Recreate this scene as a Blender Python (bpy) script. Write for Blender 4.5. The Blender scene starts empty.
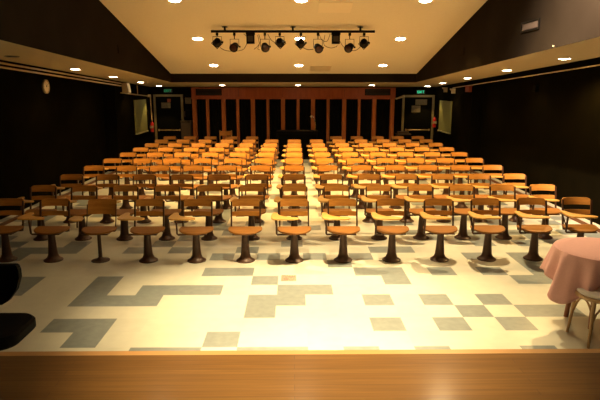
import bpy, bmesh, math, random
from mathutils import Vector, Matrix, Euler
SC = bpy.context.scene
COL = SC.collection
PI = math.pi
R = math.radians

# ---------------------------------------------------------------- camera, world, exposure
cam_data = bpy.data.cameras.new('camera')
cam_data.sensor_width = 36.0
cam_data.lens = 33.0
cam_data.clip_end = 100
cam = bpy.data.objects.new('camera', cam_data)
cam.location = (0, 0, 2.185)
cam.rotation_euler = (R(90 - 11.51), 0, R(-0.6126))
COL.objects.link(cam)
SC.camera = cam

world = bpy.data.worlds.new('world')
SC.world = world
world.use_nodes = True
world.node_tree.nodes['Background'].inputs[0].default_value = (1.0, 0.62, 0.28, 1)
world.node_tree.nodes['Background'].inputs[1].default_value = 0.004

SC.view_settings.view_transform = 'Standard'
SC.view_settings.look = 'None'
SC.view_settings.gamma = 1.0
SC.view_settings.use_curve_mapping = False
SC.view_settings.exposure = 0.0

LAMP = (1.0, 0.63, 0.22)          # warm tungsten
# power of the visible and unseen ceiling downlights, rows from the stage to the back: (left, centre, right)
CEILING_POWER = {
    3.30: (0, 2500, 0),
    5.60: (0, 2700, 60),
    7.85: (0, 150, 1000),
    10.12: (800, 1250, 950),
    12.37: (700, 800, 760),
    14.67: (200, 130, 180),
}
CEILING_CONE = {3.30: 43, 5.60: 60, 7.85: 104, 10.12: 104, 12.37: 100, 14.67: 92}
CEILING_AIM = {3.30: 0, 5.60: -4, 7.85: -12, 10.12: 16, 12.37: 16, 14.67: 0}   # degrees the gimbal leans towards the back
LAMP_FRONT = (1.0, 0.74, 0.38)     # the newer, whiter bulbs over the open floor
SOFFIT_POWER = {'left': (0, 14, 22, 22, 55), 'right': (200, 40, 30, 24, 55)}   # nearest the stage first
SCREEN_POWER = 14

# ---------------------------------------------------------------- materials
def mat(name, color, rough=0.6, metal=0.0, spec=0.5, noise=None, bump=0.0, emit=None, coat=0.0):
    m = bpy.data.materials.new(name)
    m.use_nodes = True
    nt = m.node_tree
    b = nt.nodes['Principled BSDF']
    b.inputs['Base Color'].default_value = (*color, 1)
    b.inputs['Roughness'].default_value = rough
    b.inputs['Metallic'].default_value = metal
    b.inputs['Specular IOR Level'].default_value = spec
    b.inputs['Coat Weight'].default_value = coat
    b.inputs['Coat Roughness'].default_value = 0.13
    if emit:
        b.inputs['Emission Color'].default_value = (*emit[0], 1)
        b.inputs['Emission Strength'].default_value = emit[1]
    if noise:
        scale, c2, stretch = noise
        tc = nt.nodes.new('ShaderNodeTexCoord')
        mp = nt.nodes.new('ShaderNodeMapping')
        mp.inputs['Scale'].default_value = stretch
        nz = nt.nodes.new('ShaderNodeTexNoise')
        nz.inputs['Scale'].default_value = scale
        nz.inputs['Detail'].default_value = 5
        rp = nt.nodes.new('ShaderNodeValToRGB')
        rp.color_ramp.elements[0].position = 0.3
        rp.color_ramp.elements[1].position = 0.7
        rp.color_ramp.elements[0].color = (*color, 1)
        rp.color_ramp.elements[1].color = (*c2, 1)
        nt.links.new(tc.outputs['Object'], mp.inputs[0])
        nt.links.new(mp.outputs[0], nz.inputs['Vector'])
        nt.links.new(nz.outputs['Fac'], rp.inputs[0])
        nt.links.new(rp.outputs[0], b.inputs['Base Color'])
        if bump:
            bp = nt.nodes.new('ShaderNodeBump')
            bp.inputs['Strength'].default_value = bump
            bp.inputs['Distance'].default_value = 0.005
            nt.links.new(nz.outputs['Fac'], bp.inputs['Height'])
            nt.links.new(bp.outputs[0], b.inputs['Normal'])
    return m

M = {}
M['tile_white'] = mat('vinyl_tile_cream', (0.61, 0.60, 0.50), 0.30, noise=(9, (0.66, 0.65, 0.54), (1, 1, 1)))
M['tile_ivory'] = mat('vinyl_tile_ivory', (0.64, 0.63, 0.53), 0.28, noise=(7, (0.59, 0.58, 0.48), (1, 1, 1)))
M['tile_grey'] = mat('vinyl_tile_grey_green', (0.20, 0.225, 0.22), 0.33, noise=(14, (0.25, 0.28, 0.265), (1, 1, 1)))
M['wall_black'] = mat('wall_black_paint', (0.0045, 0.0038, 0.0018), 0.8, spec=0.0, noise=(2.5, (0.0065, 0.0050, 0.0022), (1, 1, 1)))
M['fascia'] = mat('fascia_dark_brown_paint', (0.016, 0.012, 0.008), 0.6, spec=0.0, noise=(1.5, (0.021, 0.016, 0.011), (1, 1, 1)))
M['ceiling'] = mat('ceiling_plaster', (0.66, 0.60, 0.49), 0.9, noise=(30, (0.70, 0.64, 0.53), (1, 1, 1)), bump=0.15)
M['low_ceiling'] = mat('low_ceiling_shaded_plaster', (0.38, 0.31, 0.185), 0.9, noise=(30, (0.41, 0.335, 0.20), (1, 1, 1)), bump=0.15)  # plaster colour darkened to put the weaker bounce light into it
M['ceiling_panel'] = mat('ceiling_hatch_paint', (0.74, 0.66, 0.54), 0.9)
M['grille'] = mat('grille_metal', (0.58, 0.50, 0.38), 0.6)
M['louvre'] = mat('vent_louvre_brown_metal', (0.07, 0.05, 0.036), 0.6)
M['curb'] = mat('floor_curb_brown_wood', (0.12, 0.045, 0.015), 0.5)
M['rail'] = mat('rail_tan_metal', (0.42, 0.29, 0.12), 0.4)

def plank_material():
    m = mat('stage_plank_wood', (0.33, 0.17, 0.06), 0.6, spec=0.2, coat=0.38)
    m.node_tree.nodes['Principled BSDF'].inputs['Coat Roughness'].default_value = 0.2
    nt = m.node_tree; b = nt.nodes['Principled BSDF']
    tc = nt.nodes.new('ShaderNodeTexCoord')
    br = nt.nodes.new('ShaderNodeTexBrick')
    br.inputs['Scale'].default_value = 1.0
    br.inputs['Brick Width'].default_value = 2.6
    br.inputs['Row Height'].default_value = 0.057
    br.inputs['Mortar Size'].default_value = 0.0015
    br.inputs['Color1'].default_value = (0.190, 0.094, 0.021, 1)
    br.inputs['Color2'].default_value = (0.160, 0.074, 0.015, 1)
    br.inputs['Mortar'].default_value = (0.12, 0.055, 0.02, 1)
    mp = nt.nodes.new('ShaderNodeMapping'); mp.inputs['Scale'].default_value = (0.9, 22, 1)
    nz = nt.nodes.new('ShaderNodeTexNoise'); nz.inputs['Scale'].default_value = 2.5; nz.inputs['Detail'].default_value = 6
    mx = nt.nodes.new('ShaderNodeMix'); mx.data_type = 'RGBA'; mx.blend_type = 'MULTIPLY'; mx.inputs[0].default_value = 0.55
    rp = nt.nodes.new('ShaderNodeValToRGB')
    rp.color_ramp.elements[0].position = 0.3; rp.color_ramp.elements[0].color = (0.55, 0.5, 0.45, 1)
    rp.color_ramp.elements[1].position = 0.7; rp.color_ramp.elements[1].color = (1, 1, 1, 1)
    L = nt.links.new
    L(tc.outputs['Object'], br.inputs['Vector']); L(tc.outputs['Object'], mp.inputs[0]); L(mp.outputs[0], nz.inputs['Vector'])
    L(nz.outputs['Fac'], rp.inputs[0]); L(br.outputs['Color'], mx.inputs[6]); L(rp.outputs[0], mx.inputs[7])
    L(mx.outputs[2], b.inputs['Base Color'])
    return m
M['stage'] = plank_material()
M['stage_edge'] = mat('stage_nosing_wood', (0.50, 0.27, 0.10), 0.35, coat=0.2)
M['stage_front'] = mat('stage_front_paint', (0.04, 0.025, 0.015), 0.6)
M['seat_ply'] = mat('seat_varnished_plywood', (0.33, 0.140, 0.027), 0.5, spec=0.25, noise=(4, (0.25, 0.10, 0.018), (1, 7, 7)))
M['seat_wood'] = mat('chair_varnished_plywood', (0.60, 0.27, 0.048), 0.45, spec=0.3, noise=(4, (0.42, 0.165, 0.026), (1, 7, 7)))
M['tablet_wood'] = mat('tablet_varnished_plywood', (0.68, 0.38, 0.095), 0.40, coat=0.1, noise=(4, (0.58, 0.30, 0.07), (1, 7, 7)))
M['iron'] = mat('chair_brown_cast_iron', (0.080, 0.033, 0.015), 0.42, 0.2, noise=(20, (0.055, 0.024, 0.011), (1, 1, 1)))
M['steel'] = mat('chair_brown_steel', (0.065, 0.027, 0.012), 0.42, 0.2)
M['red_wood'] = mat('red_brown_stained_wood', (0.40, 0.085, 0.018), 0.45, noise=(3, (0.30, 0.060, 0.012), (6, 6, 1)))
M['post_wood'] = mat('orange_brown_post_wood', (0.46, 0.13, 0.022), 0.4, noise=(3, (0.32, 0.085, 0.015), (8, 8, 1)))
M['curtain'] = mat('black_curtain', (0.004, 0.0035, 0.002), 0.8, spec=0.1)
M['black'] = mat('black_metal_paint', (0.005, 0.004, 0.003), 0.5, spec=0.06)
M['black_soft'] = mat('black_upholstery', (0.002, 0.0016, 0.001), 0.8, spec=0.1, noise=(30, (0.003, 0.002, 0.0015), (1, 1, 1)))
M['lens'] = mat('dark_red_lens', (0.04, 0.010, 0.005), 0.15, spec=0.6)
M['cable'] = mat('black_rubber_cable', (0.015, 0.012, 0.010), 0.6)
M['trim_white'] = mat('downlight_trim_white', (0.75, 0.68, 0.55), 0.5)
M['lit'] = mat('downlight_lens_lit', (1, 0.9, 0.7), 0.5, emit=((1.0, 0.80, 0.52), 40))
M['unlit'] = mat('downlight_lens_off', (0.02, 0.014, 0.01), 0.3)
M['frame_tan'] = mat('door_frame_tan_paint', (0.19, 0.15, 0.065), 0.5)
M['door_black'] = mat('door_black_paint', (0.004, 0.0038, 0.002), 0.7, spec=0.02)
M['brass'] = mat('door_bar_brass', (0.55, 0.38, 0.16), 0.3, 0.7)
M['paper'] = mat('poster_paper', (0.13, 0.10, 0.05), 0.8, noise=(25, (0.08, 0.06, 0.03), (1, 1, 1)))
M['paper_red'] = mat('poster_red_paper', (0.20, 0.04, 0.015), 0.8)
M['green_panel'] = mat('olive_green_board', (0.19, 0.19, 0.055), 0.7, noise=(3, (0.17, 0.17, 0.05), (1, 1, 1)))
M['panel_edge'] = mat('board_light_edge', (0.32, 0.30, 0.15), 0.6)
M['exit_bg'] = mat('exit_sign_housing', (0.01, 0.03, 0.02), 0.5)
M['exit_on'] = mat('exit_sign_lit_green', (0, 0.6, 0.3), 0.5, emit=((0.02, 0.85, 0.42), 1.0))
M['exit_dim'] = mat('exit_sign_dim_green', (0, 0.3, 0.12), 0.5, emit=((0.01, 0.35, 0.13), 0.45))
M['clock_face'] = mat('clock_cream_face', (0.80, 0.66, 0.42), 0.5)
M['ext_red'] = mat('extinguisher_red', (0.50, 0.02, 0.015), 0.3)
M['cream'] = mat('cream_plastic', (0.38, 0.30, 0.17), 0.5)
M['cloth'] = mat('pink_table_linen', (0.76, 0.43, 0.41), 0.9, noise=(60, (0.72, 0.40, 0.38), (1, 1, 1)), bump=0.05)
M['leg_wood'] = mat('table_leg_red_wood', (0.30, 0.11, 0.05), 0.4)
M['bentwood'] = mat('bentwood_golden_brown', (0.42, 0.24, 0.09), 0.4, coat=0.2)
M['cushion'] = mat('white_seat_pad', (0.78, 0.72, 0.66), 0.8)
M['print_pink'] = mat('floor_sticker_pink', (0.50, 0.27, 0.20), 0.6)
M['print_red'] = mat('floor_sticker_red', (0.30, 0.06, 0.05), 0.6)
M['chrome'] = mat('chrome_metal', (0.85, 0.8, 0.72), 0.15, 1.0)
M['cabinet_brown'] = mat('dark_brown_cabinet', (0.05, 0.03, 0.015), 0.5)

# ---------------------------------------------------------------- mesh helper
class MB:
    def __init__(s): s.v = []; s.f = []; s.m = []; s.cur = 0
    def _add(s, v, f):
        n = len(s.v); s.v += [tuple(p) for p in v]
        for q in f: s.f.append(tuple(i + n for i in q)); s.m.append(s.cur)
        return s
    def box(s, x0, x1, y0, y1, z0, z1, rot=None, at=(0, 0, 0)):
        v = [Vector((x, y, z)) for z in (z0, z1) for y in (y0, y1) for x in (x0, x1)]
        if rot:
            m = Euler(rot).to_matrix(); v = [m @ p for p in v]
        v = [p + Vector(at) for p in v]
        return s._add(v, [(0, 2, 3, 1), (4, 5, 7, 6), (0, 1, 5, 4), (1, 3, 7, 5), (3, 2, 6, 7), (2, 0, 4, 6)])
    def hexa(s, lower, upper):
        return s._add(list(lower) + list(upper), [(3, 2, 1, 0), (4, 5, 6, 7), (0, 1, 5, 4), (1, 2, 6, 5), (2, 3, 7, 6), (3, 0, 4, 7)])
    def prism(s, outline, z0, z1, zf=None, bev=0.0):
        # outline of (x, y); zf(x, y) adds height so that the slab can be curved
        n = len(outline); cx = sum(p[0] for p in outline) / n; cy = sum(p[1] for p in outline) / n
        def ring(z, k):
            out = []
            for x, y in outline:
                d = math.hypot(x - cx, y - cy) or 1
                g = (d - k) / d
                X, Y = cx + (x - cx) * g, cy + (y - cy) * g
                out.append((X, Y, z + (zf(X, Y) if zf else 0)))
            return out
        rings = [ring(z0, bev), ring(z0 + bev, 0), ring(z1 - bev, 0), ring(z1, bev)] if bev else [ring(z0, 0), ring(z1, 0)]
        v = [p for r in rings for p in r]; f = []
        for a in range(len(rings) - 1):
            for i in range(n):
                j = (i + 1) % n
                f.append((a * n + i, a * n + j, (a + 1) * n + j, (a + 1) * n + i))
        f.append(tuple(range(n))[::-1]); f.append(tuple((len(rings) - 1) * n + i for i in range(n)))
        return s._add(v, f)
    def lathe(s, prof, n=20, at=(0, 0, 0), rot=None, sy=1.0):
        m = Euler(rot).to_matrix() if rot else Matrix.Identity(3)
        v = []
        for r, z in prof:
            for i in range(n):
                a = 2 * PI * i / n
                v.append(m @ Vector((r * math.cos(a), sy * r * math.sin(a), z)) + Vector(at))
        f = []
        for k in range(len(prof) - 1):
            for i in range(n):
                j = (i + 1) % n
                f.append((k * n + i, k * n + j, (k + 1) * n + j, (k + 1) * n + i))
        f.append(tuple(range(n))[::-1]); f.append(tuple((len(prof) - 1) * n + i for i in range(n)))
        return s._add(v, f)
    def tube(s, pts, r, n=8, r2=None, flat=None):
        pts = [Vector(p) for p in pts]; K = len(pts); v = []; f = []
        up = None
        for k, p in enumerate(pts):
            t = (pts[min(k + 1, K - 1)] - pts[max(k - 1, 0)]).normalized()
            if up is None:
                up = Vector((0, 0, 1)) if abs(t.z) < 0.9 else Vector((0, 1, 0))
            side = t.cross(up).normalized(); up2 = side.cross(t).normalized(); up = up2
            rr = r if r2 is None else r + (r2 - r) * k / (K - 1)
            fa, fb = flat if flat else (1, 1)
            for i in range(n):
                a = 2 * PI * (i + 0.5) / n
                v.append(p + side * math.cos(a) * rr * fa + up2 * math.sin(a) * rr * fb)
        for k in range(K - 1):
            for i in range(n):
                j = (i + 1) % n
                f.append((k * n + i, k * n + j, (k + 1) * n + j, (k + 1) * n + i))
        f.append(tuple(range(n))[::-1]); f.append(tuple((K - 1) * n + i for i in range(n)))
        return s._add(v, f)
    def build(s, name, mats, parent=None, smooth=False, loc=None):
        me = bpy.data.meshes.new(name)
        me.from_pydata(s.v, [], s.f)
        if not isinstance(mats, (list, tuple)): mats = [mats]
        for m in mats: me.materials.append(m)
        if len(mats) > 1: me.polygons.foreach_set('material_index', s.m)
        bm = bmesh.new(); bm.from_mesh(me); bmesh.ops.recalc_face_normals(bm, faces=bm.faces); bm.to_mesh(me); bm.free()
        if smooth:
            me.polygons.foreach_set('use_smooth', [True] * len(me.polygons))
            me.set_sharp_from_angle(angle=R(40))
        o = bpy.data.objects.new(name, me); COL.objects.link(o)
        if parent: o.parent = parent
        if loc: o.location = loc
        return o

def tag(o, label=None, cat=None, group=None, kind=None):
    if label: o['label'] = label
    if cat: o['category'] = cat
    if group: o['group'] = group
    if kind: o['kind'] = kind
    return o
def empty(name, loc=(0, 0, 0), rz=0.0):
    o = bpy.data.objects.new(name, None); o.empty_display_size = 0.1
    o.location = loc; o.rotation_euler = (0, 0, rz); COL.objects.link(o); return o
def struct(o): o['kind'] = 'structure'; return o
def kids(o): return [c for c in bpy.data.objects if c.parent == o]
def copy_tree(o, ch, parent=None):
    c = o.copy(); COL.objects.link(c)
    if parent: c.parent = parent
    for k in ch.get(o, []): copy_tree(k, ch, c)
    return c
def tree_of(o):
    d = {}; st = [o]
    while st:
        x = st.pop(); d[x] = kids(x); st += d[x]
    return d

# ---------------------------------------------------------------- room
WX = 4.65; RX = 4.97; YS = 14.6   # side walls stand back to RX in front of YS
YB = 18.3; YF = -3.0
sof = lambda y: 3.02 - 0.0437 * y            # underside of the low side ceilings
cei = lambda y: 5.759 - 0.2043 * y           # sloping middle ceiling
FX = 3.40; FY = 15.6

T = 0.3048
GREY = {(4,17),(5,16),(4,15),(6,17),(6,15),(7,16),(8,16),(8,19),(9,19),(9,20),(9,21),(5,20),(7,20),(3,19),(3,20),(3,13),(6,13),
        (-11,18),(-11,19),(-8,18),(-8,19),(-8,17),(-7,17),(-6,17),(-6,18),(-5,18),(-4,18),(-8,15),(-7,15),(-7,14),(-3,14),
        (-5,13),(-4,13),(-2,13),(-1,13),(1,13),(-4,20),(-3,20),(-2,19),(-1,18),(0,18),(-2,16),(-2,17),(-1,17),(2,17),(2,15),(1,21),(2,20)}
rnd = random.Random(11)
fl = MB()
i0, i1 = -17, 16
for j in range(9, 60):
    for i in range(i0, i1 + 1):
        x0, x1 = (i + 0.38) * T, (i + 1.38) * T
        y0, y1 = (j + 0.41) * T, (j + 1.41) * T
        x0 = max(x0, -RX); x1 = min(x1, RX); y1 = min(y1, YB)
        if x1 - x0 < 0.001 or y1 - y0 < 0.001: continue
        if j >= 22: g = rnd.random() < 0.27
        else: g = (i, j) in GREY or (j < 13 and rnd.random() < 0.2)
        fl.cur = 2 if g else (1 if rnd.random() < 0.4 else 0)
        fl._add([(x0, y0, 0), (x1, y0, 0), (x1, y1, 0), (x0, y1, 0)], [(0, 1, 2, 3)])
fl.cur = 0
fl.box(-RX, RX, YF, YB, -0.12, -0.01)
struct(fl.build('floor', [M['tile_white'], M['tile_ivory'], M['tile_grey']]))

def wall_side(name, sg):
    b = MB()
    for xa, xb, y0, y1 in ((RX, RX + 0.15, YF, YB + 0.15), (WX, RX, YS, YB + 0.15)):
        xa, xb = sorted((sg * xa, sg * xb))
        zt = 7.0 if y0 < 0 else 3.4
        b.hexa([(xa, y0, -0.12), (xb, y0, -0.12), (xb, y1, -0.12), (xa, y1, -0.12)],
               [(xa, y0, zt), (xb, y0, zt), (xb, y1, 3.0), (xa, y1, 3.0)])
    # black top of the curtain slot between the low ceiling and the wall
    xa, xb = sorted((sg * (WX - 0.03), sg * (RX + 0.05)))
    b.hexa([(xa, YF, sof(YF) + 0.12), (xb, YF, sof(YF) + 0.12), (xb, YS, sof(YS) + 0.12), (xa, YS, sof(YS) + 0.12)],
           [(xa, YF, sof(YF) + 0.2), (xb, YF, sof(YF) + 0.2), (xb, YS, sof(YS) + 0.2), (xa, YS, sof(YS) + 0.2)])
    return struct(b.build(name, M['wall_black']))
wall_side('wall_left', -1)
wall_side('wall_right', 1)
for nm, sg in (('trim_4', -1), ('trim_5', 1)):
    b = MB(); xa, xb = sorted((sg * 4.70, sg * 4.77)); b.box(xa, xb, 3.3, YS, 0.0, 0.03)
    struct(b.build(nm, M['curb']))
struct(MB().box(-WX, WX, YB, YB + 0.15, -0.12, 3.0).build('wall_back', M['wall_black']))
struct(MB().box(-RX, RX, YF - 0.15, YF, -0.12, 7.0).build('wall_front', M['wall_black']))

# middle ceiling
c = MB()
ya, yb = YF, FY + 0.1
c.hexa([(-FX - 0.1, ya, cei(ya)), (FX + 0.1, ya, cei(ya)), (FX + 0.1, yb, cei(yb)), (-FX - 0.1, yb, cei(yb))],
       [(-FX - 0.1, ya, cei(ya) + 0.1), (FX + 0.1, ya, cei(ya) + 0.1), (FX + 0.1, yb, cei(yb) + 0.1), (-FX - 0.1, yb, cei(yb) + 0.1)])
struct(c.build('ceiling', M['ceiling']))
# low ceilings along both sides and the back: one U of plaster
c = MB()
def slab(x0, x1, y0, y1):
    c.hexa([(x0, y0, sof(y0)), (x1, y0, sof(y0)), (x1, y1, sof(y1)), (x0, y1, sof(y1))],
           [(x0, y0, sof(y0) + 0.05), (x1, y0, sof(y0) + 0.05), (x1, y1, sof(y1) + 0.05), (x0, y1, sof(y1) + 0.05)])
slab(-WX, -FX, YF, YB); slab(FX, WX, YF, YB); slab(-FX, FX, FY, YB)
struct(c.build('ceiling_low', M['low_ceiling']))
# dark fascias between the low ceiling and the middle ceiling
def fascia(name, x0, x1, y0, y1):
    b = MB()
    b.hexa([(x0, y0, sof(y0) + 0.001), (x1, y0, sof(y0) + 0.001), (x1, y1, sof(y1) + 0.001), (x0, y1, sof(y1) + 0.001)],
           [(x0, y0, cei(y0) + 0.02), (x1, y0, cei(y0) + 0.02), (x1, y1, cei(y1) + 0.02), (x0, y1, cei(y1) + 0.02)])
    return struct(b.build(name, M['fascia']))
fascia('trim_1', -FX - 0.08, -FX + 0.004, YF, FY + 0.08)
fascia('trim_2', FX - 0.004, FX + 0.08, YF, FY + 0.08)
fascia('trim_3', -FX, FX, FY - 0.004, FY + 0.08)

# stage the photographer stands on
SH = 0.60; SY = 3.13
st = MB()
st.box(-RX, RX, YF, SY - 0.045, SH - 0.04, SH)
st.cur = 1; st.box(-RX, RX, SY - 0.045, SY + 0.01, SH - 0.045, SH)
st.cur = 2; st.box(-RX, RX, SY - 0.08, SY - 0.05, 0, SH - 0.045)
struct(st.build('stage', [M['stage'], M['stage_edge'], M['stage_front']]))

# rails high on the side walls (dark slot, then two bright runs on the left, one on the right)
def rail(name, x, y0, y1, dz, label, r=0.016):
    b = MB(); sgn = -1 if x < 0 else 1
    b.tube([(x, y0, sof(y0) - dz), (x, y1, sof(y1) - dz)], r, 8)
    o = b.build(name, M['rail'], smooth=True)
    for k in range(6):
        y = y0 + (y1 - y0) * (k + 0.5) / 6
        q = MB(); wx = WX if y > YS else RX; q.box(min(x, sgn * wx), max(x, sgn * wx), y - 0.015, y + 0.015, sof(y) - dz - 0.01, sof(y) - dz + 0.01)
        q.build('bracket', M['black'], o)
    return tag(o, label, 'rail')
rail('wall_rail', -4.60, 3.5, 15.0, 0.06, 'thin tan rail just below the left low ceiling, upper of the pair')
rail('wall_rail', -4.60, 3.5, 15.0, 0.125, 'thin tan rail on the left wall, lower of the pair')
rail('wall_rail', 4.60, 3.5, 16.2, 0.125, 'single thin tan rail running along the right wall', 0.010)

# ---------------------------------------------------------------- downlights
def make_downlight(r, lit=True):
    e = empty('ceiling_downlight')
    b = MB()
    n = 28
    prof = [(r, 0.0), (r * 1.22, -0.004), (r * 1.24, 0.004), (r, 0.03)]
    v = []; f = []
    for rr, z in prof:
        for i in range(n):
            a = 2 * PI * i / n; v.append((rr * math.cos(a), rr * math.sin(a), z - 0.003))
    for k in range(4):
        for i in range(n):
            j = (i + 1) % n; k2 = (k + 1) % 4
            f.append((k * n + i, k * n + j, k2 * n + j, k2 * n + i))
    b._add(v, f)
    b.build('trim_ring', M['trim_white'] if lit else M['unlit'], e, smooth=True)
    MB().lathe([(r * 0.5, -0.012), (r * 0.9, -0.008), (r * 1.0, 0.0)], 28).build('lens', M['lit'] if lit else M['unlit'], e, smooth=True)
    return e
def downlight(x, y, zf, slope, r, power, label, group, angle=130, blend=0.75, lit=True, color=None, aim=0):
    e = make_downlight(r, lit)
    e.location = (x, y, zf(y) - 0.003)
    e.rotation_euler = (-math.atan(slope), 0, 0)
    tag(e, label, 'ceiling light', group)
    if power > 0:
        l = bpy.data.lights.new('bulb', 'SPOT')
        l.energy = power; l.color = color or LAMP; l.spot_size = R(angle); l.spot_blend = blend; l.shadow_soft_size = r * 0.4
        o = bpy.data.objects.new('bulb', l); COL.objects.link(o); o.parent = e
        o.location = (0, 0, -0.03)
        o.rotation_euler = (math.atan(slope) + R(aim), 0, 0)     # the bulb is gimballed to hang straight down
    return e
rown = {3.30: 'over the stage edge, out of view', 5.60: 'over the open floor', 7.85: 'over the front chairs', 10.12: 'nearest the stage in view', 12.37: 'just behind spotlight bar', 14.67: 'nearest the back fascia'}
for y, pw in CEILING_POWER.items():
    for x, p, s in zip((-2.08, 0.13, 2.31), pw, ('left', 'middle', 'right')):
        downlight(x, y, cei, 0.2043, 0.105, p, f'round lit downlight in sloping ceiling, {s} one, {rown[y]}', 'downlights in the sloping ceiling', CEILING_CONE[y], 1.0, color=LAMP_FRONT if y < 8 else LAMP, aim=CEILING_AIM[y])
near = ['nearest the stage', 'second from the stage', 'third from the stage', 'fourth from the stage', 'beside the exit door']
for x, s, ys in ((-4.2, 'left', (8.5, 10.9, 13.15, 15.45, 17.5)), (4.22, 'right', (8.8, 11.15, 13.65, 15.9, 17.7))):
    for k, y in enumerate(ys):
        off = (s == 'left' and k == 0)
        downlight(x, y, sof, 0.0437, 0.085, SOFFIT_POWER[s][k], ('dark unlit' if off else 'small round lit') + f' downlight in {s} low ceiling, {near[k]}',
                  'downlights in the low side ceilings', angle=(150, 130, 120, 100, 82)[k], blend=(0.5, 0.5, 0.5, 0.35, 0.2)[k], lit=not off)
for x, s in ((-2.18, 'left'), (0.12, 'middle'), (2.37, 'right')):
    downlight(x, 17.06, sof, 0.0437, 0.085, SCREEN_POWER, f'small downlight over the red wooden screen at the back, {s} of three', 'downlights over the wooden screen', angle=120, blend=0.6)

# added spotlight, out of view, standing in for the sheen on the right fascia
e = empty('added_fascia_wash', (2.0, 5.3, cei(5.3) - 0.25))
dirv = Vector((3.4, 6.75, 3.15)) - Vector((2.0, 5.3, cei(5.3) - 0.25))
qr = dirv.to_track_quat('-Z', 'Y').to_euler()
MB().lathe([(0.07, 0.0), (0.07, 0.16), (0.05, 0.2), (0.02, 0.21)], 16, (0, 0, 0), tuple(qr)).build('can', M['black'], e, smooth=True)
MB().lathe([(0.06, 0.004), (0.06, 0.008)], 16, (0, 0, 0), tuple(qr)).build('lens', M['lit'], e)
MB().tube([(0, 0, 0.1), (0, 0, 0.25)], 0.015, 8).build('stem', M['black'], e)
l = bpy.data.lights.new('bulb', 'SPOT'); l.energy = 4200; l.color = (1.0, 0.74, 0.54); l.spot_size = R(52); l.spot_blend = 1.0; l.shadow_soft_size = 0.04
o = bpy.data.objects.new('bulb', l); COL.objects.link(o); o.parent = e; o.rotation_euler = qr; o.location = dirv.normalized() * 0.04
tag(e, 'added unseen black spotlight that puts the sheen on the right fascia', 'spotlight')

# ---------------------------------------------------------------- ceiling hatch, grilles, vents
def on_plane(b_name, x0, x1, y0, y1, zf, m, label, cat, slats=0):
    e = MB()
    def q(xa, xb, ya, yb, d0, d1):
        e.hexa([(xa, ya, zf(ya) - d0), (xb, ya, zf(ya) - d0), (xb, yb, zf(yb) - d0), (xa, yb, zf(yb) - d0)],
               [(xa, ya, zf(ya) - d1), (xb, ya, zf(ya) - d1), (xb, yb, zf(yb) - d1), (xa, yb, zf(yb) - d1)])
    q(x0, x1, y0, y1, 0.012, 0.0)
    for k in range(slats):
        a = y0 + (y1 - y0) * (k + 0.25) / slats; bb = y0 + (y1 - y0) * (k + 0.75) / slats
        q(x0 + 0.02, x1 - 0.02, a, bb, 0.02, 0.011)
    return tag(e.build(b_name, m), label, cat)
on_plane('ceiling_hatch', 0.45, 1.05, 10.2, 10.72, cei, M['ceiling_panel'], 'pale square access panel in ceiling above spotlight bar', 'access panel')
on_plane('ceiling_grille', 0.42, 0.98, 14.75, 15.25, cei, M['grille'], 'flat slatted grille in ceiling near the back fascia', 'vent', 6)

def fascia_vent(x, y0, y1, z0, z1, n, label):
    sgn = 1 if x > 0 else -1; t = 0.025
    e = empty('air_vent', (x, (y0 + y1) / 2, z0)); L = (y1 - y0) / 2; Hh = z1 - z0
    xa, xb = (-t, 0) if sgn > 0 else (0, t)
    f = MB(); f.box(xa, xb, -L, L, 0, 0.03); f.box(xa, xb, -L, L, Hh - 0.03, Hh); f.box(xa, xb, -L, -L + 0.03, 0.03, Hh - 0.03); f.box(xa, xb, L - 0.03, L, 0.03, Hh - 0.03)
    f.build('frame', M['black'], e)
    s = MB()
    for k in range(n):
        y = -L + 0.04 + (2 * L - 0.08) * (k + 0.5) / n
        s.box(xa * 0.8, xb * 0.8, y - 0.010, y + 0.010, 0.03, Hh - 0.03)
    s.build('louvres', M['louvre'], e)
    MB().box(xa * 0.2, xb * 0.2, -L + 0.03, L - 0.03, 0.03, Hh - 0.03).build('backing', M['cabinet_brown'], e)
    return tag(e, label, 'vent')
fascia_vent(FX, 7.88, 8.5, 2.985, 3.135, 14, 'rectangular louvred air vent high on right dark fascia')
b = MB(); b.box(FX - 0.02, FX, 11.3, 11.65, 2.83, 2.98); tag(b.build('wall_plate', M['fascia']), 'small dark blank plate on right fascia further back', 'wall plate')
b = MB(); b.box(-FX, -FX + 0.02, 11.0, 11.4, 2.84, 2.99); tag(b.build('wall_plate', M['fascia']), 'small dark blank plate on left fascia', 'wall plate')
b = MB(); b.lathe([(0.012, 0), (0.013, 0.007), (0.008, 0.02)], 12, (FX, 7.41, 2.72), (0, -PI / 2, 0)); tag(b.build('fascia_sensor', M['cream'], smooth=True), 'tiny white sensor at the lower edge of right fascia', 'sensor')

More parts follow.
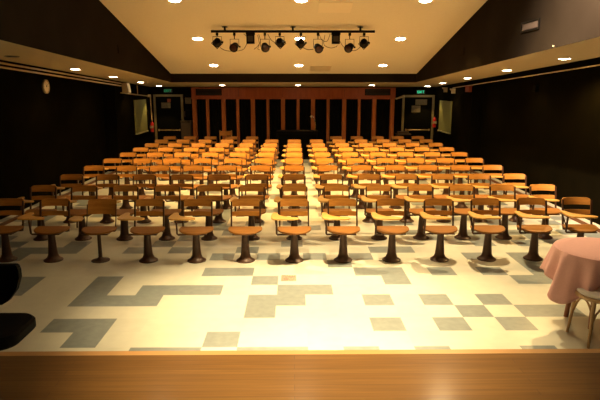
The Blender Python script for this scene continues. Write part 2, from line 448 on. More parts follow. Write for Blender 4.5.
# ---------------------------------------------------------------- wooden screen on the back wall
def screen():
    e = empty('wooden_screen', (0, YB, 0))
    y = -0.14
    hd = MB(); hd.box(-3.32, 3.30, y, 0, 1.86, sof(YB) - 0.02)
    hd.build('header', M['red_wood'], e)
    MB().box(-3.32, 3.30, y - 0.03, y, 1.83, 1.90).build('header_rail', M['red_wood'], e)
    MB().box(-3.32, 3.30, y - 0.02, y, sof(YB) - 0.06, sof(YB) - 0.025).build('header_rail', M['red_wood'], e)
    for xa in (-3.17, 2.30):
        v = MB(); v.box(xa, xa + 0.83, y - 0.012, y + 0.0, 1.95, 2.17)
        vv = v.build('header_vent', M['black'], e)
        s = MB()
        for k in range(5): s.box(xa + 0.02, xa + 0.81, y - 0.022, y - 0.013, 1.97 + k * 0.04, 1.985 + k * 0.04)
        s.build('louvres', M['cabinet_brown'], vv)
    for px, thick in ((195,1),(208,0),(224,1),(238,0),(253,1),(268,0),(283,1),(298,0),(313,1),(328,0),(344,1),(359,0),(374,1),(392,1)):
        x = (px - 294) * 0.0327; w = 0.065 if thick else 0.045
        MB().box(x - w, x + w, y - 0.02, 0, 0.0, 1.84).build('post', M['post_wood'], e)
    for xa in (-0.36, 1.64, -1.8):
        MB().box(xa - 0.004, xa + 0.004, y - 0.004, y, 1.90, 2.18).build('joint', M['cabinet_brown'], e)
    # black pleated curtain behind the posts
    cu = MB(); n = 420; v = []; f = []
    for k in range(n + 1):
        x = -3.3 + 6.6 * k / n; yy = -0.05 + 0.018 * math.sin(k * 0.9)
        v += [(x, yy, 0.01), (x, yy, 1.86)]
    for k in range(n): f.append((2 * k, 2 * k + 2, 2 * k + 3, 2 * k + 1))
    cu._add(v, f); cu.build('curtain', M['curtain'], e, smooth=True)
    return tag(e, 'wide red-brown wooden screen with posts and black curtain across back wall', 'screen')
screen()

# ---------------------------------------------------------------- doors
def door(name, x0, x1, top):
    e = empty(name, ((x0 + x1) / 2, YB, 0)); w = (x1 - x0) / 2; t = 0.07
    f = MB(); f.box(-w, -w + t, -0.06, 0, 0, top); f.box(w - t, w, -0.06, 0, 0, top); f.box(-w + t, w - t, -0.06, 0, top - t, top)
    f.build('door_frame', M['frame_tan'], e)
    MB().box(-w + t, w - t, -0.035, 0, 0.0, top - t).build('door_leaf', M['door_black'], e)
    pb = MB(); pb.tube([(-w + 0.12, -0.09, 0.83), (w - 0.12, -0.09, 0.83)], 0.014, 8)
    for s in (-1, 1): pb.box(s * (w - 0.14) - 0.02, s * (w - 0.14) + 0.02, -0.095, -0.03, 0.80, 0.86)
    pb.build('push_bar', M['brass'], e, smooth=True)
    return struct(e)
door('door_1', -4.58, -3.62, 1.98)
door('door_2', 3.55, 4.60, 1.96)

def exit_sign(x, z, lit, label):
    e = empty('exit_sign', (x, YB - 0.001, z))
    MB().box(-0.17, 0.17, -0.05, 0, -0.075, 0.075).build('housing', M['exit_bg'], e)
    t = MB(); y0, y1 = -0.056, -0.051
    def bar(xa, xb, za, zb): t.box(xa, xb, y0, y1, za, zb)
    w = 0.055; h = 0.05; s = 0.014
    x0 = -0.135                                    # E
    bar(x0, x0 + s, -h, h)
    for zz in (-h, -s / 2, h - s): bar(x0 + s, x0 + w, zz, zz + s)
    cx = -0.035                                    # X
    for a in (R(32), -R(32)): t.box(-s / 2, s / 2, y0, y1, -h * 1.1, h * 1.1, (0, a, 0), (cx, 0, 0))
    bar(0.026, 0.026 + s, -h, h)                   # I
    bar(0.095, 0.095 + s, -h, h - s); bar(0.07, 0.135, h - s, h)   # T
    t.build('letters', M['exit_on'] if lit else M['exit_dim'], e)
    e.scale = (0.8, 1, 0.8)
    return tag(e, label, 'exit sign')
exit_sign(-4.10, 2.10, False, 'dim green EXIT sign above the left back door')
exit_sign(4.14, 2.06, True, 'bright green EXIT sign above the right back door')

def sheet(name, x0, x1, z0, z1, m, label, cat, y=YB - 0.037, lines=0):
    b = MB(); b.box(x0, x1, y - 0.008, y, z0, z1)
    o = b.build(name, m); tag(o, label, cat)
    return o
sheet('door_notice', -4.33, -4.03, 1.54, 1.72, M['paper'], 'tan paper notice taped on left back door', 'notice')
sheet('door_notice', -4.13, -4.02, 1.73, 1.84, M['paper_red'], 'small red notice above tan paper on left back door', 'notice')
sheet('door_notice', 3.98, 4.36, 1.64, 1.82, M['paper'], 'wide brown notice high on right back door', 'notice')
sheet('door_notice', 3.86, 4.15, 1.40, 1.62, M['paper'], 'tan paper notice lower on right back door', 'notice')
sheet('wall_notice', -3.56, -3.36, 1.68, 1.88, M['paper'], 'small tan notice on wall right of left door', 'notice', y=YB)
# brown cabinet and wall telephone right of the left door
e = empty('wall_telephone', (-3.50, YB, 1.22))
MB().box(-0.10, 0.10, -0.07, 0, 0, 0.26).build('body', M['black'], e)
MB().tube([(-0.07, -0.09, 0.04), (-0.075, -0.115, 0.12), (-0.07, -0.09, 0.22)], 0.02, 8).build('handset', M['cabinet_brown'], e, smooth=True)
tag(e, 'dark wall telephone beside left back door', 'telephone')
e = empty('low_cabinet', (-3.50, YB - 0.16, 0))
MB().box(-0.17, 0.15, -0.14, 0.15, 0, 1.12).build('body', M['cabinet_brown'], e)
MB().box(-0.16, 0.14, -0.158, -0.141, 0.05, 1.06).build('door', M['cabinet_brown'], e)
MB().box(-0.18, 0.16, -0.16, 0.15, 1.121, 1.145).build('top', M['cabinet_brown'], e)
tag(e, 'narrow dark brown cabinet between left door and wooden screen', 'cabinet')

# equipment rack right of the screen
e = empty('equipment_rack', (3.50 - 0.02, YB - 0.30, 0))
MB().box(-0.13, 0.28, -0.22, 0.20, 0, 0.70).build('body', M['black'], e)
MB().box(-0.15, 0.30, -0.24, 0.20, 0.701, 0.73).build('top', M['cabinet_brown'], e)
for k in range(3):
    MB().box(-0.11, 0.26, -0.235, -0.221, 0.15 + k * 0.18, 0.27 + k * 0.18).build('drawer', M['door_black'], e)
tag(e, 'low black equipment rack left of right back door', 'rack')
b = MB(); b.box(-0.12, 0.22, -0.15, 0.1, 0, 0.07); tag(b.build('audio_amplifier', M['cabinet_brown'], loc=(3.5, YB - 0.3, 0.731)), 'brown-fronted amplifier lying on the low black rack', 'amplifier')
b = MB(); b.tube([(3.31, YB - 0.15, 1.84), (3.42, YB - 0.24, 1.88), (3.56, YB - 0.3, 1.93)], 0.025, 8, 0.04)
tag(b.build('bracket_lamp', M['cream'], smooth=True), 'short tan lamp on an arm at right end of wooden screen', 'lamp')

# ---------------------------------------------------------------- things on the side walls
def board(x, y0, y1, z0, z1, label):
    s = 1 if x > 0 else -1
    e = empty('wall_board', (x, (y0 + y1) / 2, z0)); L = (y1 - y0) / 2; h = z1 - z0
    xs = lambda a, b2: (min(-s * a, -s * b2), max(-s * a, -s * b2))
    MB().box(*xs(0, 0.03), -L, L, 0, h).build('board', M['green_panel'], e)
    MB().box(*xs(0, 0.06), -L, L, -0.035, -0.001).build('ledge', M['panel_edge'], e)
    return tag(e, label, 'board')
board(-WX, 16.25, 17.5, 0.88, 1.84, 'olive green board on left wall with light ledge')
board(WX, 16.35, 17.65, 0.88, 1.80, 'olive green board on right wall with light ledge')

e = empty('wall_clock', (-RX, 11.25, 2.214)); 
MB().lathe([(0.135, 0), (0.14, 0.012), (0.14, 0.04), (0.128, 0.045), (0.125, 0.03)], 32, (0, 0, 0), (0, PI / 2, 0)).build('case', M['cream'], e, smooth=True)
MB().lathe([(0.12, 0.030), (0.12, 0.034)], 32, (0, 0, 0), (0, PI / 2, 0)).build('dial', M['clock_face'], e)
t = MB()
for k in range(12):
    a = k * PI / 6
    t.box(0.0345, 0.036, -0.004, 0.004, 0.095, 0.112, (a, 0, 0))
t.build('hour_marks', M['black'], e)
h = MB(); h.box(0.037, 0.039, -0.004, 0.004, -0.01, 0.065, (R(-50), 0, 0)); h.box(0.040, 0.042, -0.003, 0.003, -0.015, 0.095, (R(20), 0, 0)); h.lathe([(0.011, 0.036), (0.011, 0.044)], 12, (0, 0, 0), (0, PI / 2, 0))
h.build('hands', M['black'], e)
tag(e, 'round cream wall clock on the black left wall', 'clock')

def extinguisher(x, y, z, label, side):
    e = empty('fire_extinguisher', (x, y, z))
    MB().lathe([(0.045, 0), (0.055, 0.01), (0.055, 0.26), (0.045, 0.30), (0.018, 0.325), (0.018, 0.34)], 18).build('cylinder', M['ext_red'], e, smooth=True)
    v = MB(); v.box(-0.015, 0.015, -0.05, 0.03, 0.34, 0.36); v.box(-0.01, 0.01, -0.06, 0.02, 0.375, 0.385, (R(12), 0, 0)); v.build('valve', M['black'], e)
    MB().tube([(0, 0.03, 0.35), (0.0, 0.075, 0.32), (0.0, 0.075, 0.15)], 0.009, 8).build('hose', M['black'], e, smooth=True)
    MB().box(-0.057, 0.057, -0.057, -0.045, 0.12, 0.20).build('sticker', M['cream'], e)
    MB().box(*( (-0.085, -0.055) if side < 0 else (0.055, 0.085)), -0.03, 0.03, 0.1, 0.24).build('wall_bracket', M['black'], e)
    return tag(e, label, 'fire extinguisher')
extinguisher(-WX + 0.085, 17.85, 0.80, 'red fire extinguisher on left wall beside the back door', -1)
extinguisher(WX - 0.085, 17.98, 0.93, 'red fire extinguisher on right wall beside the green board', 1)

# wall speaker left, conduit and junction boxes
e = empty('wall_speaker', (-WX + 0.02, 15.25, 2.06))
b = MB(); b.hexa([(0.02, -0.16, 0), (0.18, -0.13, 0), (0.18, 0.13, 0), (0.02, 0.16, 0)], [(0.02, -0.16, 0.26), (0.14, -0.13, 0.26), (0.14, 0.13, 0.26), (0.02, 0.16, 0.26)])
b.build('cabinet', M['cream'], e)
MB().box(-0.02, 0.02, -0.04, 0.04, 0.08, 0.18).build('bracket', M['black'], e)
tag(e, 'cream box loudspeaker under left low ceiling', 'speaker')
b = MB(); b.tube([(-4.62, 15.0, 2.06), (-4.62, 17.9, 1.93)], 0.016, 8); b.tube([(-4.62, 16.6, 1.99), (-4.62, 16.6, 2.26)], 0.014, 8)
b.tube([(-4.62, 17.9, 1.94), (-4.62, 18.05, 1.90), (-4.62, 18.08, 1.1)], 0.018, 8)
tag(b.build('wall_conduit', M['rail'], smooth=True), 'tan conduit running from speaker to corner on left wall', 'pipe')
b = MB(); b.box(-4.65, -4.58, 17.82, 17.98, 1.90, 1.98); tag(b.build('junction_box', M['rail']), 'small tan junction box on conduit at left back corner', 'junction box')
b = MB(); b.box(4.57, 4.65, 14.62, 14.92, 2.08, 2.24); tag(b.build('junction_box', M['paper_red']), 'small reddish box hanging under right wall rail', 'junction box')
for (y, z, lab) in ((16.15, 2.10, 'small tan bracket on right wall at the end of the rail'), (17.0, 2.13, 'small tan bracket on right wall near back corner')):
    b = MB(); b.box(4.56, 4.65, y - 0.05, y + 0.05, z - 0.07, z + 0.07); b.tube([(4.58, y, z), (4.50, y - 0.03, z + 0.06)], 0.02, 8)
    tag(b.build('wall_bracket', M['cream'], smooth=False), lab, 'bracket')
b = MB(); b.box(4.90, 4.97, 11.35, 11.47, 2.1, 2.24); tag(b.build('junction_box', M['door_black']), 'faint dark box on the right wall halfway along', 'junction box')

# ---------------------------------------------------------------- sound desk in the middle of the back
e = empty('sound_desk', (0.10, 17.35, 0))
MB().box(-0.62, 0.62, -0.28, 0.30, 0, 0.84).build('body', M['black'], e)
MB().box(-0.65, 0.65, -0.31, 0.32, 0.841, 0.875).build('desktop', M['black'], e)
MB().box(-0.58, 0.58, -0.292, -0.281, 0.08, 0.78).build('front_panel', M['door_black'], e)
tag(e, 'black sound desk in front of wooden screen behind the chairs', 'desk')
e = empty('desk_lamp', (0.66, 17.35, 0.876))
MB().lathe([(0.05, 0), (0.05, 0.012), (0.02, 0.02), (0.012, 0.03)], 16).build('base', M['chrome'], e, smooth=True)
MB().tube([(0, 0, 0.02), (0.01, 0, 0.14), (0, 0, 0.26), (-0.04, 0, 0.38), (-0.10, 0, 0.46)], 0.014, 8).build('gooseneck', M['chrome'], e, smooth=True)
MB().lathe([(0.02, 0), (0.038, -0.06), (0.04, -0.07)], 14, (-0.10, 0, 0.47), (0, R(30), 0)).build('lamp_shade', M['cream'], e, smooth=True)
tag(e, 'thin curved gooseneck lamp standing on the black sound desk', 'lamp')
b = MB(); b.box(-0.15, 0.15, -0.1, 0.1, 0, 0.012); tag(b.build('paper_stack', M['paper'], loc=(0.32, 17.25, 0.877)), 'tan papers lying on top of the sound desk', 'papers')

# ---------------------------------------------------------------- tablet-arm chairs
def arc(cx, cy, rx, ry, a0, a1, n):
    return [(cx + rx * math.cos(R(a0 + (a1 - a0) * k / n)), cy + ry * math.sin(R(a0 + (a1 - a0) * k / n))) for k in range(n + 1)]
def slat(b, w, z0, z1, y0, lean, top_r, bot_r, t=0.012, bow=0.035):
    # curved plywood slat: outline in x and z, bowed backwards in the middle
    hw = w / 2; pts = []
    r = top_r; pts += arc(hw - r, z1 - r, r, r, 0, 90, 5); 
    for k in range(1, 8): pts.append((hw - r - (w - 2 * r) * k / 8, z1))
    pts += arc(-hw + r, z1 - r, r, r, 90, 180, 5)
    r = bot_r; pts += arc(-hw + r, z0 + r, r, r, 180, 270, 5)
    for k in range(1, 8): pts.append((-hw + r + (w - 2 * r) * k / 8, z0))
    pts += arc(hw - r, z0 + r, r, r, 270, 360, 5)
    def P(x, z, d): return (x, y0 + (z - z0) * lean + bow * (1 - (x / hw) ** 2) + d, z)
    # columns instead of one n-gon so the bend stays smooth
    xs = sorted(set(round(p[0], 5) for p in pts))
    def zr(x):
        r = top_r; dx = abs(x) - (hw - r); zt = z1 if dx <= 0 else z1 - r + math.sqrt(max(r * r - dx * dx, 0))
        r = bot_r; dx = abs(x) - (hw - r); zb = z0 if dx <= 0 else z0 + r - math.sqrt(max(r * r - dx * dx, 0))
        return zb, zt
    v = []; f = []; n = len(xs)
    for x in xs:
        zb, zt = zr(x)
        v += [P(x, zb, 0), P(x, zt, 0), P(x, zt, t), P(x, zb, t)]
    for k in range(n - 1):
        a, c2 = 4 * k, 4 * k + 4
        for q in range(4): f.append((a + q, a + (q + 1) % 4, c2 + (q + 1) % 4, c2 + q))
    f.append((0, 1, 2, 3)); f.append((4 * n - 1, 4 * n - 2, 4 * n - 3, 4 * n - 4))
    b._add(v, f)

def make_chair(kind='tablet'):
    e = empty('tablet_arm_chair')
    if kind == 'thin':
        MB().lathe([(0.115, 0), (0.115, 0.008), (0.05, 0.02), (0.024, 0.05), (0.022, 0.365)], 18).build('pedestal', M['iron'], e, smooth=True)
    else:
        MB().lathe([(0.120, 0), (0.120, 0.012), (0.104, 0.022), (0.075, 0.045), (0.060, 0.085), (0.054, 0.15), (0.042, 0.33), (0.046, 0.355), (0.07, 0.368)], 18).build('pedestal', M['iron'], e, smooth=True)
    fr = MB(); fr.box(-0.15, 0.15, -0.12, 0.09, 0.368, 0.382); fr.box(-0.185, 0.185, 0.07, 0.095, 0.362, 0.384)
    fr.build('seat_frame', M['steel'], e)
    # D-shaped moulded seat, straight back edge, round front
    out = [(0.195, 0.115), (-0.195, 0.115), (-0.213, 0.09)] + [( -0.218 * math.cos(R(a)), 0.05 - 0.215 * math.sin(R(a)) ** 0.9) for a in range(0, 181, 12)] + [(0.213, 0.09)]
    sd = MB(); sd.prism(out, 0.384, 0.404, lambda x, y: 0.012 * (abs(x) / 0.21) ** 2 + 0.010 * max(0, -(y) / 0.23) ** 2 * 0 + 0.012 * max(0, y) / 0.1, 0.004)
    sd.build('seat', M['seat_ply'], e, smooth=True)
    if kind == 'thin':
        b = MB(); slat(b, 0.37, 0.57, 0.76, 0.165, 0.30, 0.03, 0.02); b.build('backrest', M['seat_wood'], e, smooth=True)
    else:
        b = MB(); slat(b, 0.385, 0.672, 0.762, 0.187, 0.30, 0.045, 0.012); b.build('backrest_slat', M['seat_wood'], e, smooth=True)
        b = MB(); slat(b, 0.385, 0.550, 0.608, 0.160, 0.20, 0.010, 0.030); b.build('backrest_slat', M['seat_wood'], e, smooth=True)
    for s in (-1, 1):
        x = s * 0.186
        MB().tube([(x, 0.085, 0.365), (x, 0.12, 0.42), (x, 0.150, 0.54), (x, 0.190, 0.74)] if kind != 'thin' else [(x, 0.085, 0.365), (x, 0.14, 0.52), (x, 0.19, 0.70)],
                  0.013 if kind != 'thin' else 0.007, 4, flat=(1.0, 1.3)).build('back_upright', M['steel'], e)
    if kind == 'tablet':
        a = MB()
        a.tube([(-0.10, -0.05, 0.362), (-0.215, -0.06, 0.362), (-0.225, -0.065, 0.375), (-0.225, -0.09, 0.60)], 0.013, 6)
        a.tube([(-0.225, -0.06, 0.45), (-0.245, 0.03, 0.57), (-0.245, -0.02, 0.602)], 0.009, 6)
        a.box(-0.262, -0.19, -0.20, 0.0, 0.600, 0.607)
        a.build('arm_bracket', M['steel'], e)
        out = [(-0.272, 0.05), (-0.285, -0.05), (-0.292, -0.16), (-0.285, -0.25), (-0.255, -0.30), (-0.20, -0.315), (-0.02, -0.315),
               (0.035, -0.305), (0.055, -0.275), (0.045, -0.235), (0.0, -0.205), (-0.09, -0.175), (-0.16, -0.13), (-0.20, -0.06), (-0.215, 0.04), (-0.24, 0.065)]
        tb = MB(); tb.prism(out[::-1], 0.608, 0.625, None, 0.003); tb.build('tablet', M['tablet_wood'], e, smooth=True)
    if kind == 'thin':
        a = MB()
        pts = [(-0.225 , -0.02 + 0.085 * math.cos(R(t)), 0.48 + 0.10 * math.sin(R(t))) for t in range(-90, 200, 20)]
        a.tube([(-0.10, -0.05, 0.365)] + [(-0.21, -0.04, 0.37)] + pts, 0.011, 6)
        a.build('arm_bracket', M['steel'], e, smooth=True)
        out = [(-0.30, 0.02), (-0.31, -0.12), (-0.29, -0.20), (-0.20, -0.24), (-0.12, -0.22), (-0.14, -0.10), (-0.19, 0.0)]
        tb = MB(); tb.prism(out[::-1], 0.575, 0.590, None, 0.003); tb.build('tablet', M['tablet_wood'], e, smooth=True)
    return e

ORD = {1: 'front', 2: 'second', 3: 'third', 4: 'fourth', 5: 'fifth', 6: 'sixth', 7: 'seventh', 8: 'eighth', 9: 'ninth', 10: 'last'}
NTH = {1: 'first', 2: 'second', 3: 'third', 4: 'fourth', 5: 'fifth', 6: 'outermost'}
def place_name(r, c):
    rowt = 'front row' if r == 1 else ('last row' if r == 10 else f'{ORD[r]} row from the stage')
    if c == 0: return rowt + ', centre column'
    side = 'left' if c < 0 else 'right'
    if abs(c) == 6: return rowt + f', at the {side} end'
    return rowt + f', {NTH[abs(c)]} seat {side} of the centre column'
chair = make_chair(); chair_tree = tree_of(chair)
plain = make_chair('plain')
thin = make_chair('thin')
first = True
vary = random.Random(4)
for r in range(1, 11):
    for c in range(-6, 7):
        if r == 10 and abs(c) <= 1: continue
        x = c * 0.63 * (1 - 0.015 * (c / 6.0) ** 2); y = 6.81 + 1.06 * (r - 1) + (0.07 if r == 1 else 0.02) * (c / 6.0) ** 2
        if (r, c) == (1, -1):
            o = plain; lab = 'wooden chair on iron pedestal without writing tablet, front row, left of centre column'
        elif (r, c) == (1, -4):
            o = thin; lab = 'wooden chair with solid unslotted back and thin pedestal in the front row left'
        else:
            if first: o = chair; first = False
            else: o = copy_tree(chair, chair_tree)
            lab = 'wooden tablet-arm chair, ' + place_name(r, c)
        o.location = (x, y, 0)
        o.rotation_euler = (0, 0, R(vary.uniform(-1.2, 1.2)) - R(1.2) * (c / 6.0))
        tag(o, lab, 'chair', 'tablet-arm chairs in rows facing the stage')

# a loose taller wooden chair standing behind the last row
e = empty('side_chair', (-2.12, 16.95, 0))
for sx in (-0.18, 0.18):
    MB().tube([(sx, -0.16, 0), (sx, -0.15, 0.43)], 0.018, 8).build('leg', M['bentwood'], e, smooth=True)
    MB().tube([(sx, 0.20, 0), (sx, 0.16, 0.43), (sx, 0.20, 0.90)], 0.018, 8).build('leg', M['bentwood'], e, smooth=True)
MB().box(-0.21, 0.21, -0.19, 0.19, 0.43, 0.455).build('seat', M['seat_wood'], e)
b = MB(); slat(b, 0.37, 0.74, 0.88, 0.155, 0.1, 0.03, 0.02); b.build('backrest', M['seat_wood'], e, smooth=True)
tag(e, 'taller loose wooden chair standing behind the last row, left of centre', 'chair')

# ---------------------------------------------------------------- spotlight bar
BY = 11.55; BZ = 3.302
e = empty('lighting_bar', (0, BY, BZ))
MB().tube([(-1.67, 0, 0), (1.635, 0, 0)], 0.026, 10).build('bar', M['black'], e, smooth=True)
for x in (-1.39, -0.02, 1.34):
    b = MB(); b.box(x - 0.02, x + 0.02, -0.02, 0.02, 0.0, cei(BY) - BZ); b.box(x - 0.05, x + 0.05, -0.05, 0.05, cei(BY) - BZ - 0.02, cei(BY) - BZ - 0.008); b.build('hanger', M['black'], e)
tag(e, 'long black lighting bar hung under the sloping ceiling', 'lighting bar')

def spotlight(x, z, tilt, yaw, lens_on, label):
    # origin at the clamp on the bar; the can hangs in a yoke below it
    e = empty('stage_spotlight', (x, BY, BZ - 0.03), 0); d = z - (BZ - 0.03)
    cl = MB(); cl.box(-0.025, 0.025, -0.03, 0.03, -0.05, 0.0); cl.tube([(0, 0, -0.02), (0, 0, -0.075)], 0.012, 6); cl.build('clamp', M['black'], e)
    yk = MB(); top = max(d + 0.10, -0.12) if d < -0.2 else -0.07
    yk.tube([(-0.088, 0, d), (-0.088, 0, top), (0.088, 0, top), (0.088, 0, d)], 0.008, 4)
    if top < -0.08: yk.tube([(0, 0, -0.06), (0, 0, top)], 0.010, 6)
    yk.build('yoke', M['black'], e)
    can = MB()
    rot = (R(90 + tilt), 0, R(yaw))
    can.lathe([(0.03, -0.11), (0.055, -0.10), (0.072, -0.05), (0.076, 0.05), (0.074, 0.07), (0.088, 0.075), (0.088, 0.09), (0.074, 0.09)], 16, (0, 0, d), rot)
    can.build('can', M['black'], e, smooth=True)
    MB().lathe([(0.066, 0.088), (0.064, 0.096), (0.03, 0.103)], 16, (0, 0, d), rot).build('lens', M['lens'], e, smooth=True)
    gf = MB()
    m = Euler(rot).to_matrix()
    for a in range(4):
        if lens_on: break
        q = m @ Euler((0, 0, R(45 if not lens_on else 0) + a * PI / 2)).to_matrix()
        v = [q @ Vector(p) + Vector((0, 0, d)) for p in [(-0.085, 0.072, 0.090), (0.085, 0.072, 0.090), (0.085, 0.085, 0.090), (-0.085, 0.085, 0.090), (-0.085, 0.072, 0.097), (0.085, 0.072, 0.097), (0.085, 0.085, 0.097), (-0.085, 0.085, 0.097)]]
        gf._add(v, [(3, 2, 1, 0), (4, 5, 6, 7), (0, 1, 5, 4), (1, 2, 6, 5), (2, 3, 7, 6), (3, 0, 4, 7)])
    if not lens_on: gf.build('gel_frame', M['black'], e)
    MB().lathe([(0.018, 0), (0.018, 0.03)], 8, (0.09, 0, d), (0, PI / 2, 0)).build('knob', M['black'], e)
    return tag(e, label, 'spotlight', 'spotlights on the black bar')
pos = ['leftmost spotlight on the bar', 'second spotlight from the left on the bar', 'third spotlight from the left, right of the left black box', 'fourth spotlight from the left, left of bar middle',
       'fifth spotlight from the left, right of bar middle', 'sixth spotlight from the left, left of the right black box', 'second spotlight from the right on the bar', 'rightmost spotlight on the bar']
for k, (x, z, up) in enumerate([(-1.515, 3.075, 0), (-1.175, 2.985, 1), (-0.573, 2.985, 1), (-0.279, 3.075, 0), (0.139, 3.065, 0), (0.477, 2.965, 1), (1.105, 2.975, 1), (1.39, 3.065, 0)]):
    spotlight(x * 1.022, z + 0.02, 22 if up else 10, [12, -10, 8, -6, 5, 14, -25, -8][k] + (0 if up else 180), up, 'black ' + pos[k])
for x, s in ((-0.857, 'left'), (0.83, 'right')):
    e = empty('dimmer_box', (x * 1.022, BY, BZ - 0.03))
    MB().box(-0.08, 0.08, -0.06, 0.06, -0.21, -0.01).build('body', M['black'], e)
    MB().box(-0.09, 0.09, -0.065, 0.065, -0.035, 0.0).build('clamp', M['black'], e)
    MB().box(-0.055, 0.055, -0.066, -0.0601, -0.17, -0.06).build('front_plate', M['cabinet_brown'], e)
    tag(e, f'black rectangular dimmer box hanging on the {s} half of the bar', 'dimmer box')
def cable(pts, label):
    P = [Vector((p[0] * 1.022, p[1], p[2] + 0.02)) for p in pts]; out = []
    for k in range(len(P) - 1):
        p0, p1, p2, p3 = P[max(k - 1, 0)], P[k], P[k + 1], P[min(k + 2, len(P) - 1)]
        for q in range(6):
            t = q / 6.0
            out.append(0.5 * ((2 * p1) + (-p0 + p2) * t + (2 * p0 - 5 * p1 + 4 * p2 - p3) * t * t + (-p0 + 3 * p1 - 3 * p2 + p3) * t ** 3))
    out.append(P[-1]); b = MB(); b.tube(out, 0.006, 6)
    tag(b.build('cable', M['cable'], smooth=True), label, 'cable', 'cables looping between the spotlights')
yc = BY + 0.06
cable([(-1.48, yc + 0.08, 2.98), (-1.38, yc, 2.92), (-1.22, yc, 2.90), (-1.02, yc, 2.93), (-0.93, yc, 3.06), (-0.90, yc + 0.03, 3.10)], 'thin cable sagging from leftmost spotlight to left box')
cable([(-0.99, yc - 0.02, 3.24), (-0.93, yc + 0.05, 3.18), (-0.90, yc + 0.04, 3.12)], 'short cable dropping from the bar to left box')
cable([(-0.72, yc, 3.22), (-0.69, yc, 3.05), (-0.72, yc, 2.95), (-0.68, yc, 2.93)], 'tangled cable right of the left box')
cable([(-0.70, yc + 0.05, 3.24), (-0.67, yc + 0.05, 3.10), (-0.73, yc + 0.05, 3.0), (-0.80, yc + 0.05, 2.94)], 'second tangled cable right of the left box')
cable([(-0.52, yc - 0.01, 3.24), (-0.45, yc, 3.12), (-0.35, yc + 0.09, 3.06)], 'cable running down to the fourth spotlight')
cable([(0.18, yc + 0.06, 2.98), (0.28, yc, 2.93), (0.40, yc + 0.08, 2.95)], 'thin cable between fifth and sixth spotlights')
cable([(0.50, yc, 3.24), (0.56, yc, 3.12), (0.66, yc, 3.10), (0.72, yc, 3.24)], 'looped cable left of the right box, upper loop')
cable([(0.62, yc + 0.04, 3.22), (0.60, yc + 0.04, 3.04), (0.72, yc + 0.04, 2.97), (0.84, yc + 0.04, 2.99), (0.87, yc + 0.06, 3.02)], 'looped cable under the right box, lower loop')
cable([(0.92, yc + 0.03, 3.10), (0.98, yc, 3.0), (1.04, yc + 0.04, 2.96)], 'short cable from right box to next spotlight')
cable([(1.14, yc + 0.08, 2.92), (1.24, yc, 2.92), (1.34, yc + 0.06, 3.0)], 'thin cable between the two rightmost spotlights')

# ---------------------------------------------------------------- sticker on the floor
e = empty('floor_sticker', (-0.068, 6.14, 0.0008))
MB().box(-0.088, 0.088, -0.10, 0.10, 0, 0.001).build('sheet', M['print_pink'], e)
t = MB(); rr = random.Random(8)
for k in range(11):
    for q in range(5):
        if rr.random() < 0.62:
            x = -0.08 + k * 0.0148; y = -0.085 + q * 0.036
            t.box(x, x + 0.010, y, y + 0.022, 0.0012, 0.0016)
t.build('print', M['print_red'], e)
tag(e, 'small pink and red printed sticker on the open floor', 'sticker')

# ---------------------------------------------------------------- round table with pink cloth
TX, TY, TR = 2.835, 4.84, 0.40
e = empty('round_table', (TX, TY, 0))
MB().lathe([(TR - 0.01, 0.705), (TR, 0.712), (TR, 0.730), (TR - 0.008, 0.735)], 40).build('tabletop', M['leg_wood'], e, smooth=True)
for (fx, fy) in ((-0.17, 0.15), (-0.09, -0.11), (0.22, -0.11), (0.18, 0.17)):
    MB().tube([(fx * 1.1, fy * 1.1, 0), (fx * 0.8, fy * 0.8, 0.704)], 0.022, 10, 0.028).build('leg', M['leg_wood'], e, smooth=True)
tag(e, 'round wooden table with red-brown legs under the pink cloth', 'table')
def cloth():
    n = 180; rings = []
    top = [0.05, 0.2, 0.33, 0.385]
    v = [(0, 0, 0.7385)]; f = []
    K = []
    for r in top: K.append([(r * math.cos(2 * PI * i / n), r * math.sin(2 * PI * i / n), 0.7385) for i in range(n)])
    def drop(a):
        d = 0.235
        for c0, h in ((207, 0.20), (118, 0.13), (25, 0.13)):
            q = (math.degrees(a) - c0 + 180) % 360 - 180
            d += h * math.exp(-(q / 24) ** 2)
        return d
    steps = 10
    for s in range(steps + 1):
        t = s / steps; ring = []
        for i in range(n):
            a = 2 * PI * i / n; D = drop(a)
            fold = math.sin(a * 11 + 0.8) * 0.6 + math.sin(a * 7 + 2.1) * 0.4 + 0.35 * math.sin(a * 19)
            q = (math.degrees(a) - 262 + 180) % 360 - 180
            near = math.exp(-(q / 30) ** 2)            # pushed back by the chair tucked in here
            D -= 0.05 * near
            flare = 0.012 + (0.058 * (D / 0.235)) * t ** 1.1 * (1 - 0.95 * near)
            rr = TR + flare + (0.055 - 0.043 * near) * fold * t ** 0.7
            if s == 0: rr = TR + 0.006
            ring.append((rr * math.cos(a), rr * math.sin(a), 0.735 - 0.004 - D * t ** 1.0))
        K.append(ring)
    for r in K: v += r
    for i in range(n): f.append((0, 1 + i, 1 + (i + 1) % n))
    for k in range(len(K) - 1):
        for i in range(n):
            j = (i + 1) % n
            f.append((1 + k * n + i, 1 + k * n + j, 1 + (k + 1) * n + j, 1 + (k + 1) * n + i))
    b = MB(); b._add(v, f)
    o = b.build('tablecloth', M['cloth'], smooth=True, loc=(TX, TY, 0))
    md = o.modifiers.new('thickness', 'SOLIDIFY'); md.thickness = 0.002; md.offset = 1
    return tag(o, 'pink tablecloth hanging in folds over the round table', 'tablecloth')
cloth()

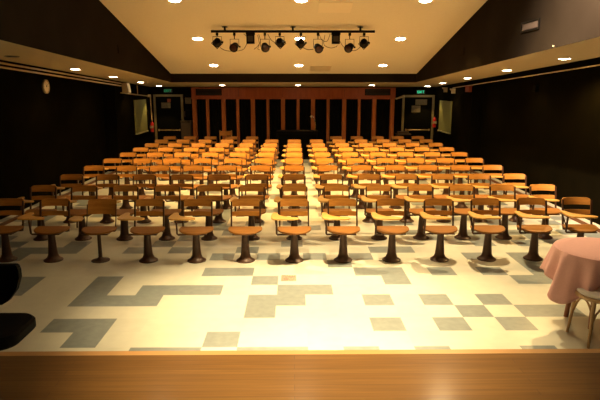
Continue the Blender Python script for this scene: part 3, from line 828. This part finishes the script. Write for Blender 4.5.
# bentwood chair with a white pad, facing the left, partly tucked under the cloth
e = empty('bentwood_chair', (2.67, 4.50, 0), R(4))
prof = [(0.0, 0.400), (0.185, 0.400), (0.202, 0.408), (0.205, 0.425), (0.200, 0.438), (0.15, 0.440)]
MB().lathe([(0.14, 0.402), (0.195, 0.402), (0.207, 0.412), (0.207, 0.430), (0.198, 0.438), (0.14, 0.438)], 32).build('seat_rim', M['bentwood'], e, smooth=True)
MB().lathe([(0.19, 0.439), (0.197, 0.448), (0.19, 0.460), (0.15, 0.468), (0.05, 0.470)], 32).build('seat_pad', M['cushion'], e, smooth=True)
LG = [(-0.135, -0.125), (-0.135, 0.145), (0.15, -0.14), (0.15, 0.14)]
for k, (lx, ly) in enumerate(LG):
    pts = [(lx * 1.22, ly * 1.2, 0), (lx * 1.12, ly * 1.08, 0.2), (lx * 1.02, ly, 0.41)]
    if lx > 0:
        pts += [(0.185, ly * 1.0, 0.45), (0.215, ly * 1.05, 0.62), (0.245, ly * 0.9, 0.80)]
        MB().tube(pts, 0.014, 10, 0.013).build('leg', M['bentwood'], e, smooth=True)
    else:
        MB().tube(pts, 0.012, 10, 0.019).build('leg', M['bentwood'], e, smooth=True)
tp = [(0.245 + 0.02 * math.sin(PI * k / 12), -0.126 + 0.252 * k / 12, 0.80 + 0.085 * math.sin(PI * k / 12)) for k in range(13)]
MB().tube(tp, 0.013, 10).build('back_hoop', M['bentwood'], e, smooth=True)
tp = [(0.232, -0.075 + 0.15 * k / 12, 0.46 + 0.27 * math.sin(PI * k / 12)) for k in range(13)]
MB().tube(tp, 0.009, 8).build('back_hoop', M['bentwood'], e, smooth=True)
# bent braces between neighbouring legs
def brace(p, q):
    pts = []
    for k in range(13):
        t = k / 12.0
        x = p[0] + (q[0] - p[0]) * t; y = p[1] + (q[1] - p[1]) * t
        pts.append((x * 1.04, y * 1.04, 0.22 + 0.165 * math.sin(PI * t) ** 0.6))
    MB().tube(pts, 0.009, 8).build('brace', M['bentwood'], e, smooth=True)
brace(LG[0], LG[1]); brace(LG[0], LG[2]); brace(LG[2], LG[3]); brace(LG[1], LG[3])
tag(e, 'golden bentwood chair with white seat pad beside the pink table', 'chair')

# black padded chair at the left edge, below the stage
e = empty('padded_chair', (-2.37, 3.88, 0))
def rrect(hx, hy, r, n=6):
    o = []
    for cx, cy, a in ((hx - r, hy - r, 0), (-hx + r, hy - r, 90), (-hx + r, -hy + r, 180), (hx - r, -hy + r, 270)):
        o += arc(cx, cy, r, r, a, a + 90, n)
    return o
MB().prism(rrect(0.36, 0.25, 0.14), 0.345, 0.44, None, 0.02).build('seat', M['black_soft'], e, smooth=True)
bk = MB()
o2 = [(0.21, 0.845), (0.225, 0.835), (0.235, 0.80), (0.235, 0.74), (0.20, 0.64), (0.13, 0.55), (0.08, 0.52), (-0.08, 0.52), (-0.13, 0.55), (-0.20, 0.64), (-0.235, 0.74), (-0.235, 0.80), (-0.225, 0.835), (-0.21, 0.845)]
n = len(o2); v = [(x, 0.20, z) for x, z in o2] + [(x, 0.25, z) for x, z in o2]
bk._add(v, [tuple(range(n)), tuple(range(2 * n - 1, n - 1, -1))] + [(i, (i + 1) % n, n + (i + 1) % n, n + i) for i in range(n)])
bk.build('backrest', M['black_soft'], e)
MB().box(-0.03, 0.03, 0.20, 0.23, 0.36, 0.60).build('back_support', M['black'], e)
MB().tube([(0, 0, 0.10), (0, 0, 0.38)], 0.03, 12).build('column', M['black'], e, smooth=True)
for k in range(5):
    a = 2 * PI * k / 5 + 0.3
    MB().tube([(0.03 * math.cos(a), 0.03 * math.sin(a), 0.10), (0.26 * math.cos(a), 0.26 * math.sin(a), 0.06)], 0.02, 8).build('foot', M['black'], e, smooth=True)
    MB().lathe([(0.026, -0.012), (0.028, 0), (0.026, 0.012)], 12, (0.26 * math.cos(a), 0.26 * math.sin(a), 0.028), (PI / 2, 0, a)).build('castor', M['black'], e, smooth=True)
tag(e, 'black padded chair below the stage at the left edge', 'chair')
